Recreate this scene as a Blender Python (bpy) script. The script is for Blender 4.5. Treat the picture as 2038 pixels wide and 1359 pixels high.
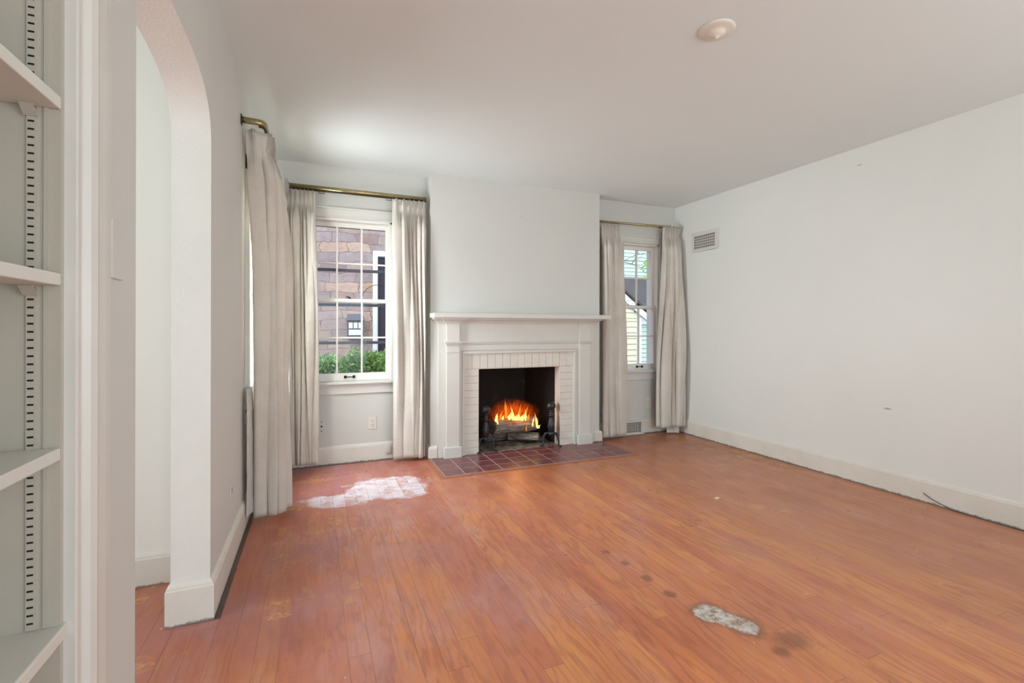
import bpy, bmesh, math, random
from mathutils import Vector, Matrix, noise
D = bpy.data
for o in list(D.objects): D.objects.remove(o)
S = bpy.context.scene
C = S.collection
PI = math.pi
# ------------------------------------------------------------------ camera
XL, XR, YB, YC, H = -.40, 3.91, 4.45, 4.30, 2.61
YN = -1.7                                   # wall behind the camera
AX = -3.3                                   # far wall of the adjoining room
AY = 2.685                                  # end wall of the adjoining room
cam = D.cameras.new('camera'); co = D.objects.new('camera', cam); C.objects.link(co)
F = 946.; cam.sensor_width = 36; cam.sensor_fit = 'HORIZONTAL'
cam.lens = F / 2038 * 36
cam.shift_y = -(679.5 - 652.) / 2038
cam.clip_start = .02; cam.clip_end = 200
psi = math.radians(22.43); roll = math.radians(.13)
fw = Vector((math.sin(psi), math.cos(psi), 0)); rt = Vector((math.cos(psi), -math.sin(psi), 0)); up = Vector((0, 0, 1))
R = Matrix((rt, up, -fw)).transposed().to_4x4()
co.matrix_world = Matrix.Translation((0, 0, 1.2)) @ R @ Matrix.Rotation(roll, 4, 'Z')
S.camera = co
# ------------------------------------------------------------------ world, lights, exposure
w = D.worlds.new('world'); S.world = w; w.use_nodes = True
wn = w.node_tree; bg = wn.nodes['Background']
tc = wn.nodes.new('ShaderNodeTexCoord'); sep = wn.nodes.new('ShaderNodeSeparateXYZ'); rmp = wn.nodes.new('ShaderNodeValToRGB')
wn.links.new(tc.outputs['Generated'], sep.inputs[0]); wn.links.new(sep.outputs['Z'], rmp.inputs[0]); wn.links.new(rmp.outputs[0], bg.inputs[0])
rmp.color_ramp.elements[0].position = 0; rmp.color_ramp.elements[0].color = (.78, .86, 1, 1)
rmp.color_ramp.elements[1].position = .8; rmp.color_ramp.elements[1].color = (.55, .72, 1, 1)
bg.inputs[1].default_value = 1.6
def area(name, loc, rot, sx, sy, power, col=(1, 1, 1)):
    l = D.lights.new(name, 'AREA'); l.shape = 'RECTANGLE'; l.size = sx; l.size_y = sy; l.energy = power; l.color = col
    o = D.objects.new(name, l); C.objects.link(o); o.location = loc; o.rotation_euler = rot; return o
# fill lamps added at unseen openings behind the camera (wall_near); adjoining room daylight
area('fill_near_window', (2.6, YN - .02, 1.35), (math.radians(114), 0, 0), 2.2, 1.2, 37, (.85, .97, 1))
area('fill_near_doorway', (.5, YN - .02, 1.2), (math.radians(125), 0, 0), 1.0, 1.7, 9, (.85, .97, 1))
area('daylight_side_room', (AX - .02, 1.0, 1.35), (math.radians(104), 0, math.radians(-90)), 1.8, 1.5, 38, (.86, .97, 1))
# sky light entering at the left wall window
area('daylight_left_window', (XL - .30, 3.75, 1.35), (math.radians(64), 0, math.radians(-90)), .70, 1.30, 82, (.91, .97, 1))
sun = D.lights.new('sun', 'SUN'); sun.energy = 2.6; sun.angle = .6; sun.color = (1, .96, .9)
so = D.objects.new('sun', sun); C.objects.link(so); so.rotation_euler = (math.radians(38), 0, math.radians(-35))
V = S.view_settings; V.view_transform = 'Standard'; V.look = 'None'; V.gamma = 1; V.exposure = 0.52; V.use_curve_mapping = False
S.cycles.use_denoising = True
S.cycles.max_bounces = 10; S.cycles.diffuse_bounces = 7; S.cycles.transparent_max_bounces = 16
S.cycles.sample_clamp_indirect = 6
# ------------------------------------------------------------------ mesh helpers
class MB:
    def __init__(s): s.v = []; s.f = []; s.m = []; s.sm = []
    def add(s, vs, fs, mi=0, smooth=False):
        b = len(s.v); s.v += [tuple(v) for v in vs]
        for f in fs: s.f.append([b + i for i in f]); s.m.append(mi); s.sm.append(smooth)
        return s
    def box(s, x0, x1, y0, y1, z0, z1, mi=0):
        if x0 > x1: x0, x1 = x1, x0
        if y0 > y1: y0, y1 = y1, y0
        if z0 > z1: z0, z1 = z1, z0
        vs = [(x, y, z) for z in (z0, z1) for y in (y0, y1) for x in (x0, x1)]
        return s.add(vs, [(0, 2, 3, 1), (4, 5, 7, 6), (0, 1, 5, 4), (2, 6, 7, 3), (0, 4, 6, 2), (1, 3, 7, 5)], mi)
    def prism(s, poly, vec, mi=0, smooth=False):
        """poly: list of 3d points, extruded by vec"""
        n = len(poly); vec = Vector(vec)
        vs = [Vector(p) for p in poly]; vs2 = [p + vec for p in vs]
        b = [tuple(range(n))[::-1], tuple(range(n, 2 * n))]
        s.add(vs + vs2, b, mi)
        s.add(vs + vs2, [(i, (i + 1) % n, n + (i + 1) % n, n + i) for i in range(n)], mi, smooth)
        return s
    def tube(s, path, r, n=10, mi=0, oval=1., caps=True):
        path = [Vector(p) for p in path]; k = len(path)
        rs = r if isinstance(r, (list, tuple)) else [r] * k
        vs = []; t0 = None; u = None
        for i, p in enumerate(path):
            t = (path[min(i + 1, k - 1)] - path[max(i - 1, 0)]).normalized()
            if u is None:
                a = Vector((0, 0, 1)) if abs(t.z) < .9 else Vector((0, 1, 0))
                u = t.cross(a).normalized()
            else:
                u = (u - t * u.dot(t)).normalized()
            w_ = t.cross(u)
            for j in range(n):
                an = 2 * PI * j / n
                vs.append(p + u * math.cos(an) * rs[i] + w_ * math.sin(an) * rs[i] * oval)
        fs = [(i * n + j, i * n + (j + 1) % n, (i + 1) * n + (j + 1) % n, (i + 1) * n + j) for i in range(k - 1) for j in range(n)]
        s.add(vs, fs, mi, True)
        if caps: s.add(vs[:n], [tuple(range(n))[::-1]], mi); s.add(vs[-n:], [tuple(range(n))], mi)
        return s
    def lathe(s, prof, c=(0, 0, 0), n=24, mi=0, down=False):
        vs = []; k = len(prof)
        for r, z in prof:
            for j in range(n):
                a = 2 * PI * j / n; vs.append((c[0] + r * math.cos(a), c[1] + r * math.sin(a), c[2] + z))
        fs = [(i * n + j, i * n + (j + 1) % n, (i + 1) * n + (j + 1) % n, (i + 1) * n + j) for i in range(k - 1) for j in range(n)]
        return s.add(vs, fs, mi, True)
    def build(s, name, mats, parent=None, bevel=0, seg=2, rough=0, sharp=True):
        me = D.meshes.new(name); me.from_pydata(s.v, [], s.f)
        bm = bmesh.new(); bm.from_mesh(me)
        for i, f in enumerate(bm.faces): f.material_index = s.m[i]; f.smooth = s.sm[i]
        bmesh.ops.remove_doubles(bm, verts=bm.verts, dist=1e-5)
        bmesh.ops.recalc_face_normals(bm, faces=bm.faces)
        bm.to_mesh(me); bm.free()
        if not isinstance(mats, (list, tuple)): mats = [mats]
        for m in mats: me.materials.append(m)
        o = D.objects.new(name, me); C.objects.link(o)
        if bevel:
            b = o.modifiers.new('bevel', 'BEVEL'); b.width = bevel; b.segments = seg; b.limit_method = 'ANGLE'; b.angle_limit = .6
            b.harden_normals = False
        if parent: o.parent = parent
        return o
def tag(o, label=None, cat=None, group=None, kind=None):
    if label: o['label'] = label
    if cat: o['category'] = cat
    if group: o['group'] = group
    if kind: o['kind'] = kind
    return o
def empty(name, loc=(0, 0, 0), rz=0.):
    o = D.objects.new(name, None); C.objects.link(o); o.location = loc; o.rotation_euler = (0, 0, rz); o.empty_display_size = .1
    bpy.context.view_layer.update()
    return o
def copy_tree(o, parent=None):
    c = o.copy(); C.objects.link(c); c.parent = parent
    for ch in [q for q in D.objects if q.parent == o]: copy_tree(ch, c)
    return c
def box(name, x0, x1, y0, y1, z0, z1, m, parent=None, bevel=0):
    return MB().box(x0, x1, y0, y1, z0, z1).build(name, m, parent, bevel)
# ------------------------------------------------------------------ materials
class NT:
    def __init__(s, name):
        s.mat = D.materials.new(name); s.mat.use_nodes = True; s.t = s.mat.node_tree
        s.b = s.t.nodes['Principled BSDF']; s.out = s.t.nodes['Material Output']
    def n(s, typ, **kw):
        x = s.t.nodes.new('ShaderNode' + typ)
        for k, v in kw.items(): setattr(x, k, v)
        return x
    def l(s, a, b): s.t.links.new(a, b)
    def val(s, sock, v):
        if hasattr(v, 'is_linked') or hasattr(v, 'links'): s.l(v, sock)
        else: sock.default_value = v
    def math(s, op, a, b=None, c=None, clamp=False):
        x = s.n('Math', operation=op, use_clamp=clamp)
        s.val(x.inputs[0], a)
        if b is not None: s.val(x.inputs[1], b)
        if c is not None: s.val(x.inputs[2], c)
        return x.outputs[0]
    def mix(s, fac, a, b, mode='MIX'):
        x = s.n('Mix', data_type='RGBA', blend_type=mode)
        s.val(x.inputs[0], fac); s.val(x.inputs[6], a); s.val(x.inputs[7], b); return x.outputs[2]
    def pos(s):
        return s.n('NewGeometry').outputs['Position']
    def xyz(s, p):
        x = s.n('SeparateXYZ'); s.l(p, x.inputs[0]); return x.outputs
    def comb(s, x, y, z):
        c = s.n('CombineXYZ'); s.val(c.inputs[0], x); s.val(c.inputs[1], y); s.val(c.inputs[2], z); return c.outputs[0]
    def noise(s, vec, scale, detail=3, rough=.5, dist=0):
        x = s.n('TexNoise'); s.l(vec, x.inputs['Vector']); x.inputs['Scale'].default_value = scale
        x.inputs['Detail'].default_value = detail; x.inputs['Roughness'].default_value = rough; x.inputs['Distortion'].default_value = dist
        return x.outputs['Fac']
    def ramp(s, f, pts):
        x = s.n('ValToRGB'); s.l(f, x.inputs[0]); e = x.color_ramp.elements
        while len(e) < len(pts): e.new(.5)
        for i, (p, c) in enumerate(pts):
            e[i].position = p; e[i].color = c if len(c) == 4 else (*c, 1)
        return x.outputs[0]
    def rng(s, f, a, b, c=0., d=1.):
        x = s.n('MapRange'); x.clamp = True; s.val(x.inputs[0], f)
        for i, q in enumerate((a, b, c, d)): x.inputs[1 + i].default_value = q
        return x.outputs[0]
    def bump(s, h, strength=.2, dist=.01):
        x = s.n('Bump'); s.l(h, x.inputs['Height']); x.inputs['Strength'].default_value = strength; x.inputs['Distance'].default_value = dist
        s.l(x.outputs[0], s.b.inputs['Normal']); return x
def rgb(r, g, b):
    f = lambda c: ((c / 255 + .055) / 1.055) ** 2.4 if c > 10 else c / 255 / 12.92
    return (f(r), f(g), f(b), 1)
def simple(name, col, rough=.5, metal=0, bump=0, bscale=60, var=0, vscale=6):
    m = NT(name); m.b.inputs['Base Color'].default_value = col
    m.b.inputs['Roughness'].default_value = rough; m.b.inputs['Metallic'].default_value = metal
    p = m.pos()
    if var:
        c2 = tuple(max(0, min(1, q * (1 - var))) for q in col[:3]) + (1,)
        m.l(m.mix(m.rng(m.noise(p, vscale, 4, .6), .35, .65), col, c2), m.b.inputs['Base Color'])
    if bump: m.bump(m.noise(p, bscale, 4, .6), bump, .004)
    return m.mat
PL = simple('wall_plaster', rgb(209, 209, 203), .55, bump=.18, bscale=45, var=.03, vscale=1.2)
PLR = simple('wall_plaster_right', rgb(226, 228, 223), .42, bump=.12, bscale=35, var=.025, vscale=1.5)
def specks(mat, sc):
    t = mat.node_tree; b = t.nodes['Principled BSDF']; m = NT.__new__(NT); m.mat = mat; m.t = t; m.b = b
    x, y, z = m.xyz(m.pos()); v = m.n('TexVoronoi'); m.l(m.comb(x, m.math('MULTIPLY', y, .5), m.math('MULTIPLY', z, 1.6)), v.inputs['Vector']); v.inputs['Scale'].default_value = sc
    k = m.math('MULTIPLY', m.rng(v.outputs['Distance'], .035, .018), m.rng(m.xyz(v.outputs['Color'])[0], .80, .84))
    src = b.inputs['Base Color'].links[0].from_socket
    m.l(m.mix(m.math('MULTIPLY', k, .6), src, rgb(110, 100, 90)), b.inputs['Base Color'])
specks(PLR, 2.3); specks(PL, 2.0)
PLT = simple('textured_plaster', rgb(228, 227, 220), .6, bump=.5, bscale=110, var=.03)
CE = simple('ceiling_paint', rgb(223, 230, 228), .6, bump=.12, bscale=30, var=.02, vscale=1)
TR = simple('trim_paint', rgb(214, 212, 204), .38, bump=.08, bscale=70, var=.04, vscale=5)
SH = simple('shaded_shelf_paint', rgb(184, 178, 164), .4, bump=.08, bscale=60, var=.05, vscale=9)  # bookcase paint darkened to carry the shade inside the recess
SASH = simple('sash_paint', rgb(236, 233, 226), .4, bump=.1, bscale=80, var=.04)
BLACK = simple('black_void', rgb(12, 11, 10), .8)
IRON = simple('dark_iron', rgb(64, 64, 70), .38, .6, bump=.3, bscale=70, var=.4, vscale=40)
BRONZE = simple('dark_bronze', rgb(42, 34, 28), .4, .5)
BRASS = simple('aged_brass', rgb(176, 160, 118), .28, .85, var=.25, vscale=20)
TRACK = simple('rod_track', rgb(58, 46, 30), .5, .3)
STORM = simple('storm_frame_metal', rgb(92, 94, 104), .45, .2)
OUTL = simple('outlet_plastic', rgb(222, 216, 202), .35)
def dirty_trim():
    m = NT('baseboard_paint'); p = m.pos(); x, y, z = m.xyz(p)
    n = m.noise(p, 45, 4, .65)
    e = m.math('ADD', z, m.math('MULTIPLY', m.math('SUBTRACT', n, .5), .03))
    d = m.rng(e, .004, .012, 1, 0)
    base = m.mix(m.rng(m.noise(p, 5, 4, .6), .35, .65), rgb(224, 220, 210), rgb(216, 211, 200))
    m.l(m.mix(m.math('MULTIPLY', d, .75), base, rgb(70, 66, 58)), m.b.inputs['Base Color'])
    m.b.inputs['Roughness'].default_value = .4
    m.bump(m.noise(p, 60, 3), .1, .004)
    return m.mat
BB = dirty_trim()
def fabric(name, c1, c2, trans=.25):
    m = NT(name); p = m.pos(); x, y, z = m.xyz(p)
    wv = m.noise(m.comb(m.math('MULTIPLY', x, 1), m.math('MULTIPLY', y, 1), m.math('MULTIPLY', z, .25)), 260, 2, .6)
    wh = m.noise(m.comb(x, y, m.math('MULTIPLY', z, 6)), 90, 2, .6)
    blot = m.noise(p, 3.5, 4, .6)
    col = m.mix(m.rng(blot, .35, .7), c1, c2)
    col = m.mix(m.math('MULTIPLY', m.rng(wv, .45, .75), .16), col, rgb(160, 150, 136))
    m.l(col, m.b.inputs['Base Color']); m.b.inputs['Roughness'].default_value = .9
    m.b.inputs['Sheen Weight'].default_value = .15
    bn = m.bump(m.math('ADD', wv, wh), .25, .002)
    tr = m.n('BsdfTranslucent'); m.l(col, tr.inputs[0]); mx = m.n('MixShader'); mx.inputs[0].default_value = trans
    m.l(m.b.outputs[0], mx.inputs[1]); m.l(tr.outputs[0], mx.inputs[2]); m.l(mx.outputs[0], m.out.inputs[0])
    return m.mat
FAB = fabric('curtain_linen', rgb(222, 216, 206), rgb(210, 202, 190), .12)
LIN = fabric('curtain_lining', rgb(236, 234, 228), rgb(228, 225, 220), .35)
def glass():
    m = NT('window_glass'); t = m.n('BsdfTransparent'); t.inputs[0].default_value = (.95, .96, .97, 1)
    g = m.n('BsdfGlossy'); g.inputs['Roughness'].default_value = .03; g.inputs[0].default_value = (.8, .88, 1, 1)
    mx = m.n('MixShader'); mx.inputs[0].default_value = .012
    m.l(t.outputs[0], mx.inputs[1]); m.l(g.outputs[0], mx.inputs[2]); m.l(mx.outputs[0], m.out.inputs[0]); return m.mat
GL = glass()
OCH = [(3.60, 3.62, .06, .05), (3.66, 3.48, .05, .04), (3.82, 3.45, .08, .08), (3.80, 3.25, .07, .10), (3.79, 2.93, .05, .07), (3.68, 3.30, .05, .05),
       (2.75, 2.32, .05, .05), (2.84, 2.20, .04, .03), (2.05, 1.48, .015, .012), (2.72, 1.30, .014, .012), (.22, 2.97, .035, .02), (-.20, 2.94, .025, .02), (.03, 3.00, .03, .02), (.18, 2.32, .03, .03), (.14, 2.20, .025, .03), (-.14, 2.20, .05, .03), (.0, 4.02, .14, .05)]
def floor_mat():
    m = NT('worn_orange_floorboards'); p = m.pos(); x, y, z = m.xyz(p)
    W = .0790
    xi = m.math('DIVIDE', m.math('ADD', x, 10), W); idx = m.math('FLOOR', xi); fr = m.math('FRACT', xi)
    wn_ = m.n('TexWhiteNoise', noise_dimensions='1D'); m.l(idx, wn_.inputs['W'])
    yy = m.math('ADD', m.math('DIVIDE', y, 2.7), m.math('MULTIPLY', wn_.outputs['Value'], 7.3))
    yi = m.math('FLOOR', yy); yf = m.math('FRACT', yy)
    w2 = m.n('TexWhiteNoise', noise_dimensions='2D'); m.l(m.comb(idx, yi, 0), w2.inputs['Vector'])
    r = w2.outputs['Value']
    # grain
    gx = m.math('ADD', m.math('MULTIPLY', x, 1), m.math('MULTIPLY', r, 13))
    warp = m.noise(m.comb(m.math('MULTIPLY', gx, 5), m.math('MULTIPLY', y, .9), r), 1.6, 3, .55)
    ring = m.math('ADD', m.math('MULTIPLY', gx, 95), m.math('MULTIPLY', warp, 46))
    g1 = m.math('SINE', ring)
    fine = m.noise(m.comb(m.math('MULTIPLY', gx, 160), m.math('MULTIPLY', y, 5), r), 1, 3, .6)
    base = m.ramp(r, [(0, rgb(214, 128, 84)), (.3, rgb(222, 137, 88)), (.6, rgb(230, 146, 86)), (.85, rgb(234, 156, 92)), (1, rgb(216, 128, 88))])
    base = m.mix(m.math('MULTIPLY', m.rng(g1, .0, 1), m.rng(m.noise(m.comb(x, m.math('MULTIPLY', y, .5), 7), 3, 3, .6), .35, .65, .18, .62)), base, rgb(170, 94, 62))
    base = m.mix(m.math('MULTIPLY', m.rng(fine, .5, .8), .35), base, rgb(158, 88, 56))
    # broad worn / reddish / pinkish variation
    big = m.noise(p, 1.1, 4, .6)
    base = m.mix(m.math('MULTIPLY', m.rng(big, .42, .68), .35), base, rgb(206, 134, 116))
    red = m.noise(m.comb(m.math('MULTIPLY', x, 1.5), m.math('MULTIPLY', y, .6), 3.1), 2.6, 5, .65)
    base = m.mix(m.math('MULTIPLY', m.rng(red, .46, .68), .42), base, rgb(170, 82, 54))
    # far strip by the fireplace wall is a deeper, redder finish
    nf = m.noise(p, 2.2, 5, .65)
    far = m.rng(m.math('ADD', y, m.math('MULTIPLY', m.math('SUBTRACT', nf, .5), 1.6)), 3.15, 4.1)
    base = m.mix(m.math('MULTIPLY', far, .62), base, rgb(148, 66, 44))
    # milky scuffs; at the left a bluish window reflection is painted in as lavender
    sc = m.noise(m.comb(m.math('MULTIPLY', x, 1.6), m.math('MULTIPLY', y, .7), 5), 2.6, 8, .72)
    left_sheen = m.math('MULTIPLY', m.rng(x, 1.6, .2), m.rng(y, 1.0, 2.2))
    base = m.mix(m.math('MULTIPLY', m.math('MULTIPLY', m.rng(sc, .5, .72), m.math('ADD', .12, m.math('MULTIPLY', left_sheen, .42))), 1.), base, rgb(216, 190, 200))
    base = m.mix(m.math('MULTIPLY', left_sheen, m.rng(m.noise(p, 1.7, 4, .6), .38, .62, .12, .58)), base, rgb(176, 128, 142))
    nz = m.noise(p, 9, 6, .7); nz2 = m.noise(m.comb(x, y, 9), 38, 4, .7)
    def ell(cx, cy, rx, ry, a=0., amp=.9, soft=.12, n_=None):
        dx = m.math('SUBTRACT', x, cx); dy = m.math('SUBTRACT', y, cy)
        ca, sa = math.cos(a), math.sin(a)
        ux = m.math('DIVIDE', m.math('ADD', m.math('MULTIPLY', dx, ca), m.math('MULTIPLY', dy, sa)), rx)
        uy = m.math('DIVIDE', m.math('SUBTRACT', m.math('MULTIPLY', dy, ca), m.math('MULTIPLY', dx, sa)), ry)
        d = m.math('SQRT', m.math('ADD', m.math('POWER', m.math('ABSOLUTE', ux), 2), m.math('POWER', m.math('ABSOLUTE', uy), 2)))
        d = m.math('ADD', d, m.math('MULTIPLY', m.math('SUBTRACT', n_ or nz, .5), amp))
        return m.rng(d, 1 + soft, 1 - soft)
    def mx(*fs):
        o = fs[0]
        for f in fs[1:]: o = m.math('MAXIMUM', o, f)
        return o
    # whitish filler stain near window 1
    st = mx(ell(.50, 3.66, .30, .24, 0., 1.3), ell(.14, 3.50, .24, .12, -.2, 1.7), ell(.62, 3.52, .16, .14, 0, 1.2))
    st = m.math('MULTIPLY', st, m.rng(m.noise(m.comb(m.math('MULTIPLY', x, 1), m.math('MULTIPLY', y, 1.5), 2), 7, 6, .75), .34, .52, .25, 1))
    base = m.mix(m.math('MULTIPLY', ell(.4, 3.55, .62, .42, 0, 1.2, .5), .4), base, rgb(150, 84, 70))
    st = m.math('MULTIPLY', st, m.rng(m.math('ADD', m.math('MULTIPLY', r, .5), m.noise(m.comb(m.math('MULTIPLY', x, 3), m.math('MULTIPLY', y, 2), r), 5, 5, .7)), .48, .72, .25, 1))
    base = m.mix(m.math('MULTIPLY', st, .9), base, rgb(222, 216, 222))
    # chipped grey patch in the foreground with brown rim
    cp = mx(ell(1.535, 1.53, .065, .06, 0, .8, .1, nz2), ell(1.60, 1.415, .05, .055, 0, .8, .1, nz2), ell(1.57, 1.47, .05, .05, 0, .8, .1, nz2))
    rim = mx(ell(1.535, 1.53, .085, .08, 0, .8, .2, nz2), ell(1.60, 1.415, .072, .08, 0, .8, .2, nz2))
    base = m.mix(m.math('MULTIPLY', rim, .6), base, rgb(120, 78, 50))
    mott = m.mix(m.rng(m.noise(m.comb(x, y, 4), 24, 5, .7), .42, .62), rgb(226, 222, 218), rgb(150, 124, 98))
    base = m.mix(m.math('MULTIPLY', cp, .95), base, mott)
    dk = mx(ell(1.70, 1.28, .07, .05, 0, 1.2, .4, nz2), ell(1.60, 1.25, .03, .03, 0, 1, .4, nz2), ell(1.48, 1.71, .028, .03, 0, 1, .3, nz2), ell(1.47, 1.86, .026, .03, 0, 1, .3, nz2), ell(1.46, 2.02, .02, .025, 0, 1, .3, nz2), ell(1.44, 2.16, .018, .02, 0, 1, .3, nz2))
    base = m.mix(m.math('MULTIPLY', dk, .55), base, rgb(92, 52, 40))
    lb = m.rng(m.math('ADD', x, m.math('MULTIPLY', m.math('SUBTRACT', m.noise(p, 2.1, 5, .65), .5), .9)), .12, -.25)
    base = m.mix(m.math('MULTIPLY', lb, .45), base, rgb(140, 72, 42))
    # duller brown finish towards the right hand wall
    bw = m.rng(m.math('ADD', x, m.math('MULTIPLY', m.math('SUBTRACT', m.noise(p, 1.3, 4, .6), .5), 1.4)), 1.2, 3.0)
    base = m.mix(m.math('MULTIPLY', bw, .55), base, rgb(150, 100, 76))
    # ochre paint specks
    vo = m.n('TexVoronoi'); m.l(p, vo.inputs['Vector']); vo.inputs['Scale'].default_value = 55; vo.inputs['Randomness'].default_value = 1
    nearR = m.math('MULTIPLY', m.rng(x, 3.25, 3.6), m.rng(y, 2.6, 3.1))
    och = m.math('MULTIPLY', m.rng(m.noise(m.comb(x, y, 12), 6.5, 3, .6), .53, .60), m.rng(nz2, .44, .6))
    nl = m.math('MULTIPLY', m.rng(x, .75, .5), m.math('MULTIPLY', m.rng(y, 1.7, 2.1), m.rng(m.noise(m.comb(x, y, 22), 5, 3, .6), .60, .66)))
    base = m.mix(m.math('MULTIPLY', m.math('MAXIMUM', m.math('MULTIPLY', och, nearR), m.math('MULTIPLY', nl, m.rng(nz2, .46, .6))), .8), base, rgb(212, 160, 84))
    oc = mx(*[ell(cx, cy, rx, ry, 0, 1.6, .25, nz2) for cx, cy, rx, ry in OCH])
    oc2 = mx(*[ell(cx, cy, rx * 1.9, ry * 1.9, 0, 1.0, .5, nz2) for cx, cy, rx, ry in OCH[:6]])
    base = m.mix(m.math('MULTIPLY', oc2, .55), base, rgb(140, 68, 40))
    spk = m.rng(m.noise(m.comb(x, y, 31), 62, 4, .75), .47, .58)
    base = m.mix(m.math('MULTIPLY', m.math('MULTIPLY', oc, spk), .85), base, rgb(220, 168, 92))
    # tiny white paint drops
    v2 = m.n('TexVoronoi'); m.l(m.comb(x, y, 0), v2.inputs['Vector']); v2.inputs['Scale'].default_value = 9
    dd = m.rng(v2.outputs['Distance'], .040, .026)
    base = m.mix(m.math('MULTIPLY', m.math('MULTIPLY', dd, m.rng(m.xyz(v2.outputs['Color'])[0], .62, .68)), .8), base, rgb(226, 214, 196))
    # board gaps
    ed = m.math('MINIMUM', fr, m.math('SUBTRACT', 1, fr))
    gapn = m.rng(m.noise(m.comb(m.math('MULTIPLY', idx, 3.7), m.math('MULTIPLY', y, .8), 0), 1, 2, .5), .46, .62, .14, 1)
    gap = m.math('MULTIPLY', m.rng(ed, .022, .008), gapn)
    ye = m.math('MINIMUM', yf, m.math('SUBTRACT', 1, yf))
    gap = m.math('MAXIMUM', gap, m.math('MULTIPLY', m.rng(ye, .0010, .0005), .35))
    base = m.mix(m.math('MULTIPLY', gap, .72), base, rgb(58, 30, 22))
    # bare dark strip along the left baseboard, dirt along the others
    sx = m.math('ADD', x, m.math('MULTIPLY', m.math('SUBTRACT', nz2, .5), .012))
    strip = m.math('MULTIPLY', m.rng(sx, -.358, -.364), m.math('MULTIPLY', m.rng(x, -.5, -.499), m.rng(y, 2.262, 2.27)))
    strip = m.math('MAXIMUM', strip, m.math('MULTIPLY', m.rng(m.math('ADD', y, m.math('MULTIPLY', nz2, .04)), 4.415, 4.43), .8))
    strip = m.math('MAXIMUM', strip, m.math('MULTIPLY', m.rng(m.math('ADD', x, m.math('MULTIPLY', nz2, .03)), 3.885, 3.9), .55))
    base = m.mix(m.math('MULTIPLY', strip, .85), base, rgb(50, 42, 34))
    m.l(base, m.b.inputs['Base Color'])
    rr = m.rng(m.noise(p, 3, 5, .6), .3, .7, .24, .42)
    rr = m.math('ADD', rr, m.math('MULTIPLY', m.math('MAXIMUM', st, cp), .3))
    m.l(rr, m.b.inputs['Roughness']); m.b.inputs['Specular IOR Level'].default_value = .5
    hb = m.math('SUBTRACT', m.math('MULTIPLY', fine, .15), gap)
    hb = m.math('ADD', hb, m.math('MULTIPLY', m.noise(m.comb(m.math('MULTIPLY', x, 6), m.math('MULTIPLY', y, 2), 0), 1, 2, .5), 1.3))
    m.bump(hb, .25, .002)
    return m.mat
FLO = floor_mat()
def tile_mat():
    m = NT('red_clay_tile'); p = m.pos(); x, y, z = m.xyz(p)
    cell = m.n('TexWhiteNoise', noise_dimensions='2D')
    m.l(m.comb(m.math('FLOOR', m.math('DIVIDE', m.math('SUBTRACT', x, .965), .1665)), m.math('FLOOR', m.math('DIVIDE', m.math('SUBTRACT', y, 3.745), .152)), 0), cell.inputs['Vector'])
    n = m.noise(p, 14, 4, .65)
    c = m.mix(cell.outputs['Value'], rgb(122, 64, 58), rgb(104, 58, 60))
    c = m.mix(m.math('MULTIPLY', m.rng(n, .45, .75), .5), c, rgb(140, 100, 108))
    c = m.mix(m.math('MULTIPLY', m.rng(m.noise(p, 60, 3), .62, .7), .5), c, rgb(160, 140, 140))
    m.l(c, m.b.inputs['Base Color']); m.b.inputs['Roughness'].default_value = .3
    m.bump(n, .15, .003); return m.mat
TILE = tile_mat()
GROUT = simple('tile_grout', rgb(176, 154, 158), .8, var=.2, vscale=20)
BRICK = simple('painted_brick', rgb(224, 218, 207), .45, bump=.35, bscale=50, var=.05, vscale=12)
MORTAR = simple('painted_mortar', rgb(196, 188, 176), .6, bump=.3)
def soot():
    m = NT('sooty_firebrick'); p = m.pos(); n = m.noise(p, 9, 5, .7)
    x, y, z = m.xyz(p)
    m.l(m.ramp(n, [(.35, rgb(10, 9, 9)), (.62, rgb(20, 18, 17)), (.78, rgb(52, 48, 44))]), m.b.inputs['Base Color'])
    m.b.inputs['Roughness'].default_value = .9; m.bump(n, .4, .01); return m.mat
SOOT = soot()
def ash():
    m = NT('grey_ash'); p = m.pos(); n = m.noise(p, 16, 6, .75)
    m.l(m.ramp(n, [(.35, rgb(52, 46, 40)), (.5, rgb(118, 110, 98)), (.7, rgb(156, 148, 134))]), m.b.inputs['Base Color'])
    m.b.inputs['Roughness'].default_value = .95; m.bump(n, .5, .01); return m.mat
ASH = ash()
def bark():
    m = NT('burning_log'); p = m.n('TexCoord').outputs['Object']; x, y, z = m.xyz(p)
    n = m.noise(m.comb(m.math('MULTIPLY', x, 3), m.math('MULTIPLY', y, 18), m.math('MULTIPLY', z, 18)), 2.2, 6, .7)
    m.l(m.ramp(n, [(.3, rgb(44, 40, 38)), (.5, rgb(124, 116, 106)), (.7, rgb(186, 178, 166))]), m.b.inputs['Base Color'])
    m.b.inputs['Roughness'].default_value = .9; m.bump(n, .8, .01); return m.mat
BARK = bark()
def flame_mat(name, low, high, st, zl, zh, a0=.0, a1=.85):
    m = NT(name); p = m.pos(); x, y, z = m.xyz(p)
    n = m.noise(p, 22, 3, .6)
    f = m.math('ADD', m.rng(z, zl, zh), m.math('MULTIPLY', m.math('SUBTRACT', n, .5), .5))
    e = m.n('Emission'); m.l(m.ramp(f, [(.0, low), (.35, low), (.9, high)]), e.inputs[0]); e.inputs[1].default_value = st
    t = m.n('BsdfTransparent'); mx = m.n('MixShader')
    m.l(m.math('MAXIMUM', m.rng(f, .2, 1.1, a0, a1), m.rng(n, .50, .68, 0, .6)), mx.inputs[0]); m.l(e.outputs[0], mx.inputs[1]); m.l(t.outputs[0], mx.inputs[2])
    m.l(mx.outputs[0], m.out.inputs[0]); return m.mat
FLAME = flame_mat('yellow_flame', rgb(255, 214, 110), rgb(250, 128, 30), 1.5, .27, .47)
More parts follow.
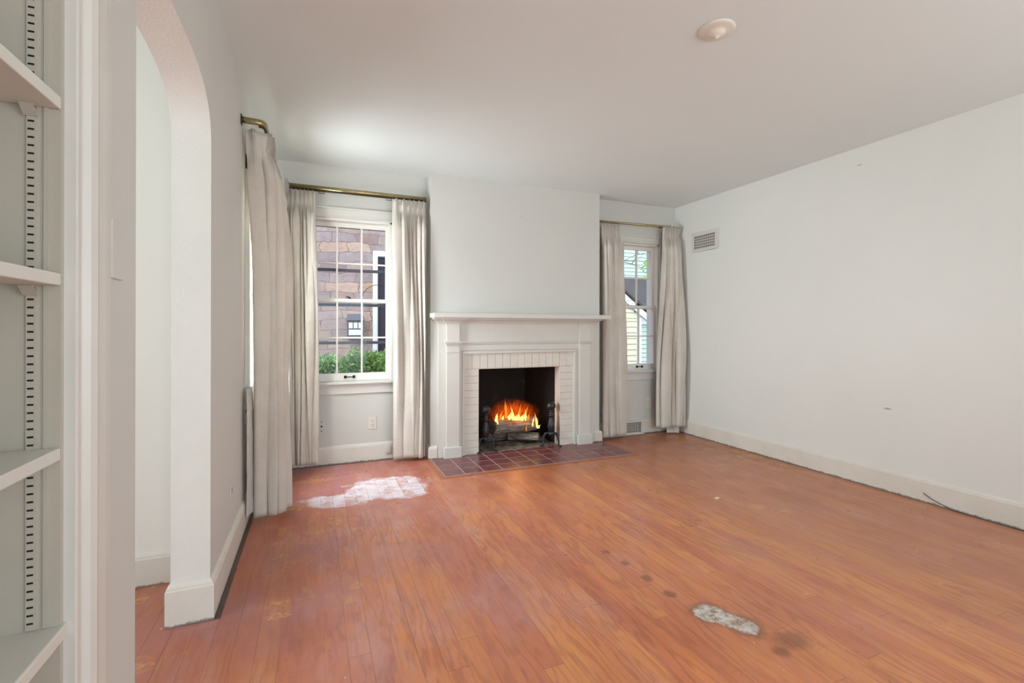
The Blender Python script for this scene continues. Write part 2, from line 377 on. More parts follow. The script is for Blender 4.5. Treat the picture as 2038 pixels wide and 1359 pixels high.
FLAME2 = flame_mat('orange_flame', rgb(250, 140, 40), rgb(214, 74, 16), .9, .30, .55, .25, .9)
def glow_vol():
    m = NT('fire_glow'); p = m.pos(); x, y, z = m.xyz(p)
    m.t.nodes.remove(m.b)
    n = m.noise(m.comb(m.math('MULTIPLY', x, 1.6), m.math('MULTIPLY', y, 1.6), m.math('MULTIPLY', z, .7)), 20, 4, .65, 1.0)
    dx = m.math('DIVIDE', m.math('SUBTRACT', x, 1.86), .27); dz = m.math('DIVIDE', m.math('SUBTRACT', z, .30), .17)
    d = m.math('ADD', m.math('POWER', m.math('ABSOLUTE', dx), 2), m.math('POWER', m.math('ABSOLUTE', dz), 2))
    k = m.math('MULTIPLY', m.rng(m.math('ADD', d, m.math('MULTIPLY', m.math('SUBTRACT', n, .5), 1.6)), 1.0, .0), m.rng(n, .62, .34, .10, 1))
    e = m.n('Emission'); e.inputs[0].default_value = rgb(255, 92, 14); m.l(m.math('MULTIPLY', m.math('POWER', k, 1.7), 8.0), e.inputs[1])
    m.l(e.outputs[0], m.out.inputs['Volume']); return m.mat
GLOW = glow_vol()
def stone():
    m = NT('ledge_stone_veneer'); p = m.pos(); x, y, z = m.xyz(p)
    n = m.noise(p, 2.6, 3, .6); n2 = m.noise(p, 9, 5, .65); n3 = m.noise(m.comb(x, 0, m.math('MULTIPLY', z, 1)), .8, 3)
    v = m.comb(m.math('ADD', x, m.math('MULTIPLY', n, .25)), m.math('ADD', z, m.math('MULTIPLY', m.math('SUBTRACT', n, .5), .16)), 0)
    b = m.n('TexBrick'); m.l(v, b.inputs['Vector']); b.inputs['Scale'].default_value = 1
    b.offset = .37; b.squash = 1.35; b.squash_frequency = 3
    b.inputs['Brick Width'].default_value = .34; b.inputs['Row Height'].default_value = .145; b.inputs['Mortar Size'].default_value = .005
    b.inputs['Bias'].default_value = 0
    b.inputs['Color1'].default_value = (0, 0, 0, 1); b.inputs['Color2'].default_value = (1, 1, 1, 1); b.inputs['Mortar'].default_value = (.5, .5, .5, 1)
    c = m.ramp(b.outputs['Color'], [(0, rgb(150, 138, 140)), (.25, rgb(190, 160, 136)), (.45, rgb(164, 150, 148)), (.65, rgb(204, 172, 148)), (.85, rgb(152, 128, 120)), (1, rgb(180, 178, 180))])
    c = m.mix(m.math('MULTIPLY', m.rng(n2, .4, .7), .45), c, rgb(138, 112, 110))
    c = m.mix(m.math('MULTIPLY', b.outputs['Fac'], .6), c, rgb(84, 76, 76))
    m.l(c, m.b.inputs['Base Color']); m.b.inputs['Roughness'].default_value = .85
    m.bump(m.math('SUBTRACT', n2, b.outputs['Fac']), .6, .03); return m.mat
STONE = stone()
SHRUB = simple('conifer_green', rgb(150, 184, 104), .8, var=.35, vscale=22)
TWIG = simple('bark_brown', rgb(92, 76, 62), .8, var=.3, vscale=20)
LEAF = simple('leaf_green', rgb(132, 176, 62), .6, var=.2, vscale=20)
SIDE_G = simple('pale_green_siding', rgb(188, 204, 188), .6, var=.06, vscale=3)
SIDE_Y = simple('pale_yellow_siding', rgb(208, 205, 172), .6, var=.06, vscale=3)
ROOFM = simple('dark_roof_shingle', rgb(82, 76, 74), .85, bump=.5, bscale=20, var=.3, vscale=14)
WHITE = simple('exterior_white_trim', rgb(232, 234, 238), .5)
PANE_D = simple('dark_window_pane', rgb(70, 62, 72), .15)
GROUND = simple('ground_soil', rgb(110, 112, 84), .9, var=.3, vscale=3)
LAMPM = simple('grey_utility_metal', rgb(86, 82, 88), .6)
# ------------------------------------------------------------------ room shell
def struct(o, label, cat): return tag(o, label, cat, kind='structure')
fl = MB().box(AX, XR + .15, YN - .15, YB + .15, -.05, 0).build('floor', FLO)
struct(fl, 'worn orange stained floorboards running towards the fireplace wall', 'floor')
ce = MB().box(AX - .1, XR + .2, YN - .2, YB + .2, H, H + .1).build('ceiling', CE)
struct(ce, 'plain off white ceiling over the whole room', 'ceiling')
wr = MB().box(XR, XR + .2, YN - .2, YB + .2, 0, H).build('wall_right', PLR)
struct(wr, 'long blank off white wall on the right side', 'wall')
W1 = (-.085, .645); W2 = (3.18, 3.68); W3 = (3.38, 4.12); WZ = (.70, 2.16)
TB = .22
b = MB()
def wall_with_holes(b, a0, a1, holes, fn):
    """holes: (a0, a1, z0, z1); fn(a0, a1, z0, z1) adds a box"""
    cur = a0
    for h0, h1, z0, z1 in sorted(holes):
        if h0 > cur: fn(cur, h0, 0, H)
        if z0 > 0: fn(h0, h1, 0, z0)
        if z1 < H: fn(h0, h1, z1, H)
        cur = h1
    if a1 > cur: fn(cur, a1, 0, H)
FX0, FX1, FZ = 1.425, 2.300, .808
wall_with_holes(b, AX, XR, [(W1[0], W1[1], *WZ), (1.25, 2.48, 0, 1.0), (W2[0], W2[1], *WZ)], lambda a0, a1, z0, z1: b.box(a0, a1, YB, YB + TB, z0, z1))
wb = b.build('wall_back', PL); struct(wb, 'off white wall with two windows beside the fireplace', 'wall')
b = MB()
CX0, CX1 = .969, 2.776
b.box(CX0, FX0, YC, YB, 0, H).box(FX1, CX1, YC, YB, 0, H).box(FX0, FX1, YC, YB, FZ, H)
cb = b.build('wall_chimney', PL); struct(cb, 'off white plastered chimney breast above the mantel', 'wall')
# left wall: bookcase end, arch, window wall
b = MB()
BK = (.10, 1.06, 0, 2.30)
b.box(XL - .137, XL, YN, BK[0], 0, H).box(XL - .137, XL, BK[0], BK[1], BK[3], H).box(XL - .137, XL, BK[1], 1.40, 0, H)
b.box(XL - .137, XL, 2.285, AY, 0, H)
ac = (1.40 + 2.285) / 2; aa = (2.285 - 1.40) / 2
arc = []
for i in range(49):
    th = PI - PI * i / 48; cs, sn = math.cos(th), math.sin(th); n_ = 2.7
    arc.append((ac + aa * math.copysign(abs(cs) ** (2 / n_), cs), 1.93 + .243 * abs(sn) ** (2 / n_)))
for i in range(48):
    (y0, z0), (y1, z1) = arc[i], arc[i + 1]
    b.prism([(XL, y0, z0), (XL, y1, z1), (XL, y1, H), (XL, y0, H)], (-.137, 0, 0))
wl = b.build('wall_left', PLT)
wl.data.materials.clear(); wl.data.materials.append(PL); wl.data.materials.append(PLT)
for f in wl.data.polygons:
    if abs(f.normal.x) < .5: f.material_index = 1
struct(wl, 'off white wall with the rounded archway and the built in bookcase', 'wall')
b = MB()
wall_with_holes(b, AY, YB + TB, [(W3[0], W3[1], *WZ)], lambda a0, a1, z0, z1: b.box(XL - TB, XL, a0, a1, z0, z1))
b.box(XL - TB, XL - .137, AY - .0, AY + .1, 0, H)
wl2 = b.build('wall_left_window', PL); struct(wl2, 'off white wall with the curtained side window', 'wall')
b = MB().box(AX, XL - .137, AY, AY + .15, 0, H)
wa = b.build('wall_side_room', simple('side_room_paint', rgb(236, 234, 226), .55, bump=.1)); struct(wa, 'bright white end wall of the side room seen through the archway', 'wall')
b = MB(); wall_with_holes(b, YN, AY, [(.1, 1.9, .7, 2.2)], lambda a0, a1, z0, z1: b.box(AX - .15, AX, a0, a1, z0, z1))
struct(b.build('wall_side_far', PL), 'far wall of the side room with a window opening', 'wall')
b = MB(); wall_with_holes(b, AX, XR, [(0, 1.0, 0, 2.25), (1.5, 3.7, .75, 2.25)], lambda a0, a1, z0, z1: b.box(a0, a1, YN - .15, YN, z0, z1))  # unseen doorway and window openings, cut to match the added fill lamps
struct(b.build('wall_near', PL), 'wall behind the viewer with two openings added for the fill lamps', 'wall')
# baseboards: profile (offset, z) swept from p0 to p1, offset to the side n
def baseboard(name, segs, h=.16, t=.015, label=''):
    b = MB()
    for (x0, y0, x1, y1, nx, ny, ea, eb) in segs:
        d = Vector((x1 - x0, y1 - y0, 0)).normalized(); n = Vector((nx, ny, 0))
        p0 = Vector((x0, y0, 0)); p1 = Vector((x1, y1, 0))
        prof = [(-.002, .0), (t, .0), (t, h - .024), (t - .003, h - .020), (t - .004, h - .012), (t - .009, h - .003), (.001, h), (-.002, h)]
        n_ = len(prof); A = []; B = []
        for o_, z in prof:
            A.append(p0 - d * (o_ * ea) + n * o_ + Vector((0, 0, z))); B.append(p1 + d * (o_ * eb) + n * o_ + Vector((0, 0, z)))
        b.add(A + B, [(i, (i + 1) % n_, n_ + (i + 1) % n_, n_ + i) for i in range(n_)] + [tuple(range(n_))[::-1], tuple(range(n_, 2 * n_))])
    return struct(b.build(name, BB), label, 'baseboard')
baseboard('baseboard_right', [(XR, YB, XR, YN, -1, 0, 0, 0)], label='off white baseboard along the long blank right wall')
baseboard('baseboard_back', [(XL, YB, CX0, YB, 0, -1, 0, 0), (CX1, YB, XR, YB, 0, -1, 0, 0)], label='scuffed off white baseboard below the two back windows')
baseboard('baseboard_chimney', [(CX0, YB, CX0, YC, -1, 0, 0, 1), (CX0, YC, 1.03, YC, 0, -1, 1, 0), (2.705, YC, CX1, YC, 0, -1, 0, 1), (CX1, YC, CX1, YB, 1, 0, 1, 0)], h=.115, t=.024, label='short off white baseboard wrapping the chimney breast corners')
baseboard('baseboard_left', [(XL, 2.285, XL, YB, 1, 0, 1, 0), (XL - .137, 2.285, XL, 2.285, 0, -1, 1, 1), (XL - .137, AY, XL - .137, 2.285, -1, 0, 0, 1)], h=.165, t=.016, label='off white baseboard wrapping the archway pier and running along the left wall')
baseboard('baseboard_side_room', [(AX, AY, XL - .137, AY, 0, -1, 0, 0)], h=.15, label='white baseboard of the side room beyond the archway')
# ------------------------------------------------------------------ windows (local x right, y outwards, z up; origin at wall face, floor level, centre)
def make_window(name, loc, rz, w, cols, label, storm=True, handle=True, lites=True):
    r = empty(name, loc, rz); struct(r, label, 'window')
    z0, z1 = WZ; h = w / 2
    # casing with back band, head, stool and apron
    cw = .095
    b = MB()
    for s_ in (-1, 1):
        b.box(s_ * h, s_ * (h + cw), -.018, 0, z0, z1 + .09).box(s_ * (h + cw - .018), s_ * (h + cw), -.028, -.018, z0, z1 + .09)
        b.box(s_ * h, s_ * (h + .012), -.024, -.018, z0, z1 + .0)
    b.box(-h - cw, h + cw, -.0185, 0, z1, z1 + .09).box(-h - cw, h + cw, -.030, -.0, z1 + .072, z1 + .09).box(-h, h, -.025, -.018, z1, z1 + .014)
    b.build('casing', TR, r, .003)
    MB().box(-h - cw - .015, h + cw + .015, -.055, .03, z0 - .002, z0 + .022).build('sill', TR, r, .006)
    MB().box(-h - cw, h + cw, -.018, 0, z0 - .09, z0 - .002).box(-h - cw, h + cw, -.026, 0, z0 - .022, z0 - .002).build('apron', TR, r, .004)
    b = MB()
    for s_ in (-1, 1): b.box(s_ * (h - .018), s_ * h, .002, .20, z0 + .02, z1)
    b.box(-h, h, .002, .20, z1 - .020, z1).box(-h, h, .03, .21, z0 - .01, z0 + .016)
    b.build('jamb', SASH, r, .002)
    zm = 1.436; hi = h - .019
    def sash(nm, y, za, zb, bot, top, lockz=None):
        st = .030; t = .034
        b = MB()
        for s_ in (-1, 1): b.box(s_ * (hi - st), s_ * hi, y, y + t, za, zb)
        b.box(-hi + st, hi - st, y, y + t, za, za + bot).box(-hi + st, hi - st, y, y + t, zb - top, zb)
        ga, gb = za + bot, zb - top; gx = hi - st
        for i in range(1, cols):
            x = -gx + 2 * gx * i / cols; b.box(x - .0075, x + .0075, y + .005, y + t - .005, ga, gb)
        zc = (ga + gb) / 2; b.box(-gx, gx, y + .006, y + t - .006, zc - .0075, zc + .0075)
        o = b.build(nm, SASH, r, .002)
        MB().box(-gx, gx, y + .015, y + .018, ga, gb).build('glass', GL, o)
        return o, gx
    lo, gx = sash('lower_sash', .032, z0 + .024, zm + .018, .066, .030)
    up_, gx = sash('upper_sash', .074, zm - .016, z1 - .022, .030, .040)
    lk = MB().box(-.025, .025, .038, .060, zm + .018, zm + .024).lathe([(0, .012), (.010, .012), (.010, 0)], (0, .05, zm + .022), 12)
    lk.tube([(0, .05, zm + .034), (-.012, .046, zm + .037), (-.030, .040, zm + .036)], .004, 8)
    lk.build('sash_lock', BRONZE, lo)
    if handle:
        hb = MB(); zc = z0 + .058
        for s_ in (-1, 1): hb.lathe([(0, .012), (.010, .012), (.012, 0), (.010, -.012), (0, -.012)], (s_ * .036, .026, zc), 10)
        hb.tube([(-.036, .024, zc), (-.03, .012, zc), (.03, .012, zc), (.036, .024, zc)], .0042, 8)
        hb.build('sash_lift', BRONZE, lo)
    if storm:
        b = MB()
        for s_ in (-1, 1): b.box(s_ * (h - .034), s_ * (h - .018), .155, .18, z0 + .02, z1 - .02)
        for zz in (z0 + .03, 1.058, 1.405, 1.722, z1 - .04): b.box(-h + .02, h - .02, .155, .18, zz - .013, zz + .013)
        b.build('storm_frame', STORM, r)
    return r
make_window('window_1', ((W1[0] + W1[1]) / 2, YB, 0), 0, W1[1] - W1[0], 3, 'double hung window left of the fireplace looking onto a stone wall', True)
make_window('window_2', ((W2[0] + W2[1]) / 2, YB, 0), 0, W2[1] - W2[0], 2, 'narrow double hung window right of the fireplace looking onto pale siding', False)
make_window('window_3', (XL, (W3[0] + W3[1]) / 2, 0), math.radians(90), W3[1] - W3[0], 3, 'bright side window on the left wall mostly hidden by curtains', False)
# ------------------------------------------------------------------ fireplace
fp = empty('fireplace', ((CX0 + CX1) / 2, YC, 0)); FC = 1.866
tag(fp, 'white painted wooden mantel fireplace with painted brick surround and black firebox', 'fireplace')
def P(b, name, m, bevel=0, parent=None):
    o = b.build(name, m, None, bevel)
    pr = parent or fp; o.parent = pr; o.matrix_parent_inverse = pr.matrix_world.inverted(); return o
PX = ((1.105, 1.228), (2.503, 2.627)); MX0, MX1 = 1.035, 2.700; OX0, OX1 = 1.285, 2.447; OZ = .955
YBD = 4.272                                   # face of the backboard
b = MB().box(MX0, OX0 - .02, YBD, YC, 0, 1.29).box(OX1 + .02, MX1, YBD, YC, 0, 1.29).box(OX0 - .02, OX1 + .02, YBD, YC, OZ + .02, 1.29)
P(b, 'backboard', TR, .002)
# bead around the brick
b = MB()
for (x0, x1) in ((OX0 - .026, OX0), (OX1, OX1 + .026)): b.box(x0, x1, YBD - .010, YC, 0, OZ)
b.box(OX0 - .026, OX1 + .026, YBD - .010, YC, OZ, OZ + .024)
P(b, 'inner_bead', TR, .006)
# pilasters
YP = 4.240
for (x0, x1) in PX:
    b = MB().box(x0, x1, YP, YBD, 0, 1.255)
    pl = P(b, 'pilaster', TR, .003)
    b = MB().box(x0 - .022, x1 + .022, YP - .016, YBD + .001, 0, .105)
    P(b, 'plinth_block', TR, .006, pl)
    b = MB().box(x0 - .022, x1 + .022, YP - .026, YBD, 1.058, 1.072).box(x0 - .014, x1 + .014, YP - .018, YBD, 1.046, 1.058).box(x0 - .008, x1 + .008, YP - .010, YBD, 1.036, 1.046)
    b.box(x0 - .005, x1 + .005, YP - .005, YBD, .968, .975)
    P(b, 'capital', TR, .003, pl)
# frieze moulding between the pilasters
b = MB().box(PX[0][1] - .002, PX[1][0] + .002, YBD - .026, YC, 1.056, 1.068).box(PX[0][1] - .002, PX[1][0] + .002, YBD - .018, YC, 1.042, 1.056).box(PX[0][1] - .002, PX[1][0] + .002, YBD - .010, YC, .985, 1.042)
P(b, 'frieze_moulding', TR, .003)
# crown: stepped, mitred around the pilaster tops
def crown_run(b, x0, x1, ybase, left=True, right=True):
    prof = [(0, 1.225), (.006, 1.225), (.006, 1.236), (.014, 1.240), (.018, 1.250), (.030, 1.262), (.048, 1.272), (.060, 1.276), (.060, 1.289), (0, 1.289)]
    for i in range(len(prof) - 1):
        (o0, za), (o1, zb) = prof[i], prof[i + 1]
        pts = lambda o_, z: [(x0 - (o_ if left else 0), YC - .0, z), (x0 - (o_ if left else 0), ybase - o_, z), (x1 + (o_ if right else 0), ybase - o_, z), (x1 + (o_ if right else 0), YC - .0, z)]
        A = pts(o0, za); B = pts(o1, zb)
        b.add(A + B, [(0, 1, 5, 4), (1, 2, 6, 5), (2, 3, 7, 6)])
b = MB()
crown_run(b, MX0, MX1, YBD)
for (x0, x1) in PX: crown_run(b, x0, x1, YP)
P(b, 'crown_moulding', TR)
b = MB().box(.957, 2.790, 4.098, YC + .0, 1.288, 1.330)
P(b, 'mantel_shelf', TR, .003)
# painted brick surround: every brick with its joint, one mesh
b = MB(); yb0, yb1 = 4.283, YC + .1
b.box(OX0, FX0, yb0 + .004, YC, 0, OZ, 1).box(FX1, OX1, yb0 + .004, YC, 0, OZ, 1).box(FX0, FX1, yb0 + .004, YC, FZ, OZ, 1)
n = 12; rh = .81 / n; g = .0022
rd = random.Random(5)
for i in range(n):
    for x0, x1 in ((OX0, FX0), (FX1 + .0, OX1)):
        dy = rd.uniform(-.001, .001); b.box(x0, x1, yb0 + dy, yb0 + .012, i * rh + g, (i + 1) * rh - g, 0)
ns = 15; sw = (OX1 - OX0) / ns
for i in range(ns): b.box(OX0 + i * sw + g, OX0 + (i + 1) * sw - g, yb0 + rd.uniform(-.001, .001), yb0 + .012, .81 + g, OZ, 0)
b.box(FX1 - .004, FX1, yb0, YC + .095, 0, FZ, 0).box(FX0, FX0 + .004, yb0, YC + .095, 0, FZ, 0).box(FX0, FX1, YC - .01, YC + .09, FZ - .003, FZ, 0)
P(b, 'brick_surround', [BRICK, MORTAR], .0012)
# firebox
b = MB(); zb = .80; yf = YC + .09; bx0, bx1, by = 1.53, 2.19, 4.92
A = [(FX0, yf), (bx0, by), (bx1, by), (FX1, yf)]
T = .06
Ao = [(FX0 - T, yf), (bx0 - T, by + T), (bx1 + T, by + T), (FX1 + T, yf)]
for i in range(3):
    p, q, po, qo = A[i], A[i + 1], Ao[i], Ao[i + 1]
    b.prism([(p[0], p[1], 0), (q[0], q[1], 0), (qo[0], qo[1], 0), (po[0], po[1], 0)], (0, 0, 1.02))
b.prism([(A[0][0] - T, yf, FZ + .05), (A[1][0], by + T, FZ + .05), (A[2][0], by + T, FZ + .05), (A[3][0] + T, yf, FZ + .05)], (0, 0, .05))
P(b, 'firebox', SOOT)
b = MB(); N = 26
vs = []; fs = []
for j in range(N + 1):
    for i in range(N + 1):
        t = j / N; y = 4.290 + (by - 4.290) * t; k = max(0, (y - yf) / (by - yf))
        x0 = FX0 + (bx0 - FX0) * k; x1 = FX1 + (bx1 - FX1) * k; x = x0 + (x1 - x0) * i / N
        z = .003 + .05 * max(0, noise.noise(Vector((x * 6, y * 6, 2)))) * min(1, t * 3)
        vs.append((x, y, z))
for j in range(N):
    for i in range(N): a = j * (N + 1) + i; fs.append((a, a + 1, a + N + 2, a + N + 1))
b.add(vs, fs, 0, True); b.box(FX0, FX1, 4.29, yf, -.01, .002).prism([(FX0, yf, -.01), (FX1, yf, -.01), (bx1, by, -.01), (bx0, by, -.01)], (0, 0, .012))
P(b, 'ash_bed', ASH)
# hearth
b = MB(); hx0, hx1, hy0, hy1 = .965, 2.795, 3.735, 4.300
b.box(hx0, hx1, hy0, hy1, .0, .0045, 1)
tw = .1665; th_ = .152
for i in range(11):
    for j in range(4):
        x0, x1 = hx0 + i * tw + .005, min(hx0 + (i + 1) * tw - .005, hx1)
        y0, y1 = hy0 + .008 + j * th_, min(hy0 + .008 + (j + 1) * th_ - .010, 4.29)
        if y1 > y0: b.box(x0, x1, y0, y1, .001, .0060, 0)
he = b.build('hearth', [TILE, GROUT], None, .0012); tag(he, 'dark red clay tile hearth set into the floor before the fireplace', 'hearth')
b = MB().box(hx0 - .045, hx0 - .001, hy0 - .045, hy1 - .02, 0, .003).box(hx0 - .001, hx1 + .045, hy0 - .045, hy0 - .001, 0, .003).box(hx1 + .001, hx1 + .045, hy0 - .001, hy1 + .0, 0, .003)
hb = b.build('trim_1', simple('hearth_border_wood', rgb(176, 108, 72), .45, var=.3, vscale=14), None, .001); struct(hb, 'thin wooden border strip around the tile hearth', 'trim')
# andirons
def andiron(loc, rz, label):
    r = empty('andiron', loc, rz); tag(r, label, 'andiron', 'ball topped iron andirons in the firebox')
    prof = [(0, .105), (.018, .108), (.030, .118), (.026, .130), (.020, .138), (.026, .150), (.033, .170), (.038, .195), (.036, .222), (.028, .252), (.020, .282), (.017, .300), (.026, .304), (.026, .314), (.018, .318), (.022, .324), (.024, .332), (.015, .340), (.013, .352), (.020, .358), (.014, .366)]
    MB().lathe(prof, (0, 0, 0), 20).build('stem', IRON, r)
    pb = [(.0, .362)]
    for i in range(13):
        a = PI * i / 12; pb.append((.046 * math.sin(a), .408 - .046 * math.cos(a)))
    bb = MB(); k = len(pb); n = 32; vs = []
    for (rr, z) in pb:
        for j in range(n):
            a = 2 * PI * j / n; q = rr * (1 + .025 * math.cos(8 * a + 30 * z)); vs.append((q * math.cos(a), q * math.sin(a), z))
    bb.add(vs, [(i * n + j, i * n + (j + 1) % n, (i + 1) * n + (j + 1) % n, (i + 1) * n + j) for i in range(k - 1) for j in range(n)], 0, True)
    bb.build('ball_finial', IRON, r)
    for s_ in (-1, 1):
        p = [(0, 0, .120), (s_ * .030, -.004, .134), (s_ * .058, -.010, .126), (s_ * .074, -.016, .092), (s_ * .078, -.020, .050), (s_ * .076, -.026, .020), (s_ * .092, -.036, .009), (s_ * .104, -.044, .009)]
        MB().tube(p, [.015, .014, .013, .011, .010, .010, .013, .008], 10).build('leg', IRON, r)
    MB().tube([(0, .0, .125), (0, .06, .118), (0, .12, .115), (0, .36, .115), (0, .385, .10), (0, .39, .003)], .011, 8).build('log_bar', IRON, r)
    return r
andiron((1.515, 4.335, .003), math.radians(4), 'black ball topped iron andiron on the left side of the firebox')
andiron((2.205, 4.300, .003), math.radians(-28), 'black ball topped iron andiron on the right side against the white brick')
# logs
def log(name, p0, p1, r0, r1, label, seed, split=False):
    p0, p1 = Vector(p0), Vector(p1); L = (p1 - p0).length; n = 28; k = 26; vs = []; fs = []
    for i in range(k):
        t = i / (k - 1); r = r0 + (r1 - r0) * t
        for j in range(n):
            a = 2 * PI * j / n; q = r * (1 + .14 * noise.noise(Vector((t * 5 + seed, math.cos(a) * 1.5, math.sin(a) * 1.5))) + .05 * noise.noise(Vector((t * 16, a * 4, seed))))
            x, z = q * math.cos(a), q * math.sin(a)
            if split: z = max(z, -.35 * r); x *= 1.0
            if split and a > PI * .1 and a < PI * .6: x *= .86
            vs.append((-L / 2 + L * t, x, z))
    fs = [(i * n + j, i * n + (j + 1) % n, (i + 1) * n + (j + 1) % n, (i + 1) * n + j) for i in range(k - 1) for j in range(n)]
    b = MB().add(vs, fs, 0, True); b.add(vs[:n], [tuple(range(n))[::-1]]); b.add(vs[-n:], [tuple(range(n))])
    o = b.build(name, BARK); d = (p1 - p0).normalized()
    o.rotation_mode = 'QUATERNION'; o.rotation_quaternion = d.to_track_quat('X', 'Z'); o.location = (p0 + p1) / 2
    tag(o, label, 'log', 'firewood in the fireplace'); return o
log('firewood_log', (1.62, 4.44, .215), (2.12, 4.50, .200), .082, .074, 'thick charred log lying across the andirons under the flames', 1.3)
log('firewood_log', (1.86, 4.60, .062), (2.13, 4.42, .068), .056, .050, 'grey split log lying low and slanted behind the right andiron', 4.1, True)
log('firewood_log', (1.60, 4.66, .062), (1.98, 4.70, .060), .050, .058, 'dark half burnt log at the back of the ash bed', 7.7)
# fire
fi = empty('log_fire', (1.86, 4.42, .27)); tag(fi, 'orange and yellow flames burning on top of the logs', 'fire')
def flame(x, y, z, h, wd, lean, seed, m, curl=.3):
    rd = random.Random(seed); k = 16; path = []; rs = []
    ph = rd.uniform(0, 6)
    for i in range(k):
        t = i / (k - 1)
        path.append((x + lean * t * t + curl * wd * math.sin(t * 5 + ph) * (.3 + t), y + .01 * math.sin(t * 4 + ph), z + h * t))
        rs.append(max(.0006, wd * (math.sin(PI * min(1, t * .8 + .22)) ** 1.3) * (1 - t) ** .55 * (1 + .2 * math.sin(t * 11 + ph))))
    return P(MB().tube(path, rs, 12, 0, .45), 'flame', m, 0, fi)
for a in [(1.640, 4.37, .275, .095, .020, .020, 1, FLAME), (1.655, 4.38, .235, .085, .015, -.02, 2, FLAME), (1.72, 4.40, .285, .050, .014, .01, 3, FLAME),
          (1.765, 4.42, .290, .215, .019, -.018, 4, FLAME2), (1.79, 4.40, .280, .075, .022, .012, 5, FLAME), (1.825, 4.40, .275, .145, .020, -.022, 6, FLAME),
          (1.86, 4.40, .268, .060, .026, .01, 7, FLAME), (1.895, 4.40, .264, .085, .022, -.01, 8, FLAME), (1.93, 4.40, .262, .070, .024, .015, 9, FLAME),
          (1.965, 4.40, .262, .110, .017, -.006, 10, FLAME), (2.00, 4.41, .258, .080, .015, .015, 11, FLAME2), (2.075, 4.36, .190, .150, .015, -.03, 12, FLAME),
          (2.035, 4.37, .200, .120, .010, .02, 13, FLAME), (2.10, 4.38, .175, .035, .02, .03, 14, FLAME), (1.96, 4.37, .16, .09, .006, .03, 15, FLAME2),
          (1.70, 4.42, .28, .10, .013, .03, 16, FLAME2), (1.91, 4.44, .28, .17, .012, .03, 17, FLAME2), (1.99, 4.44, .28, .14, .010, .03, 18, FLAME2)]: flame(*a)
P(MB().box(1.57, 2.15, 4.36, 4.58, .22, .50), 'fire_glow', GLOW, 0, fi)
fl_ = D.lights.new('firelight', 'POINT'); fl_.energy = 1.1; fl_.color = (1, .45, .15); fl_.shadow_soft_size = .08
flo = D.objects.new('firelight', fl_); C.objects.link(flo); flo.location = (1.86, 4.40, .42)
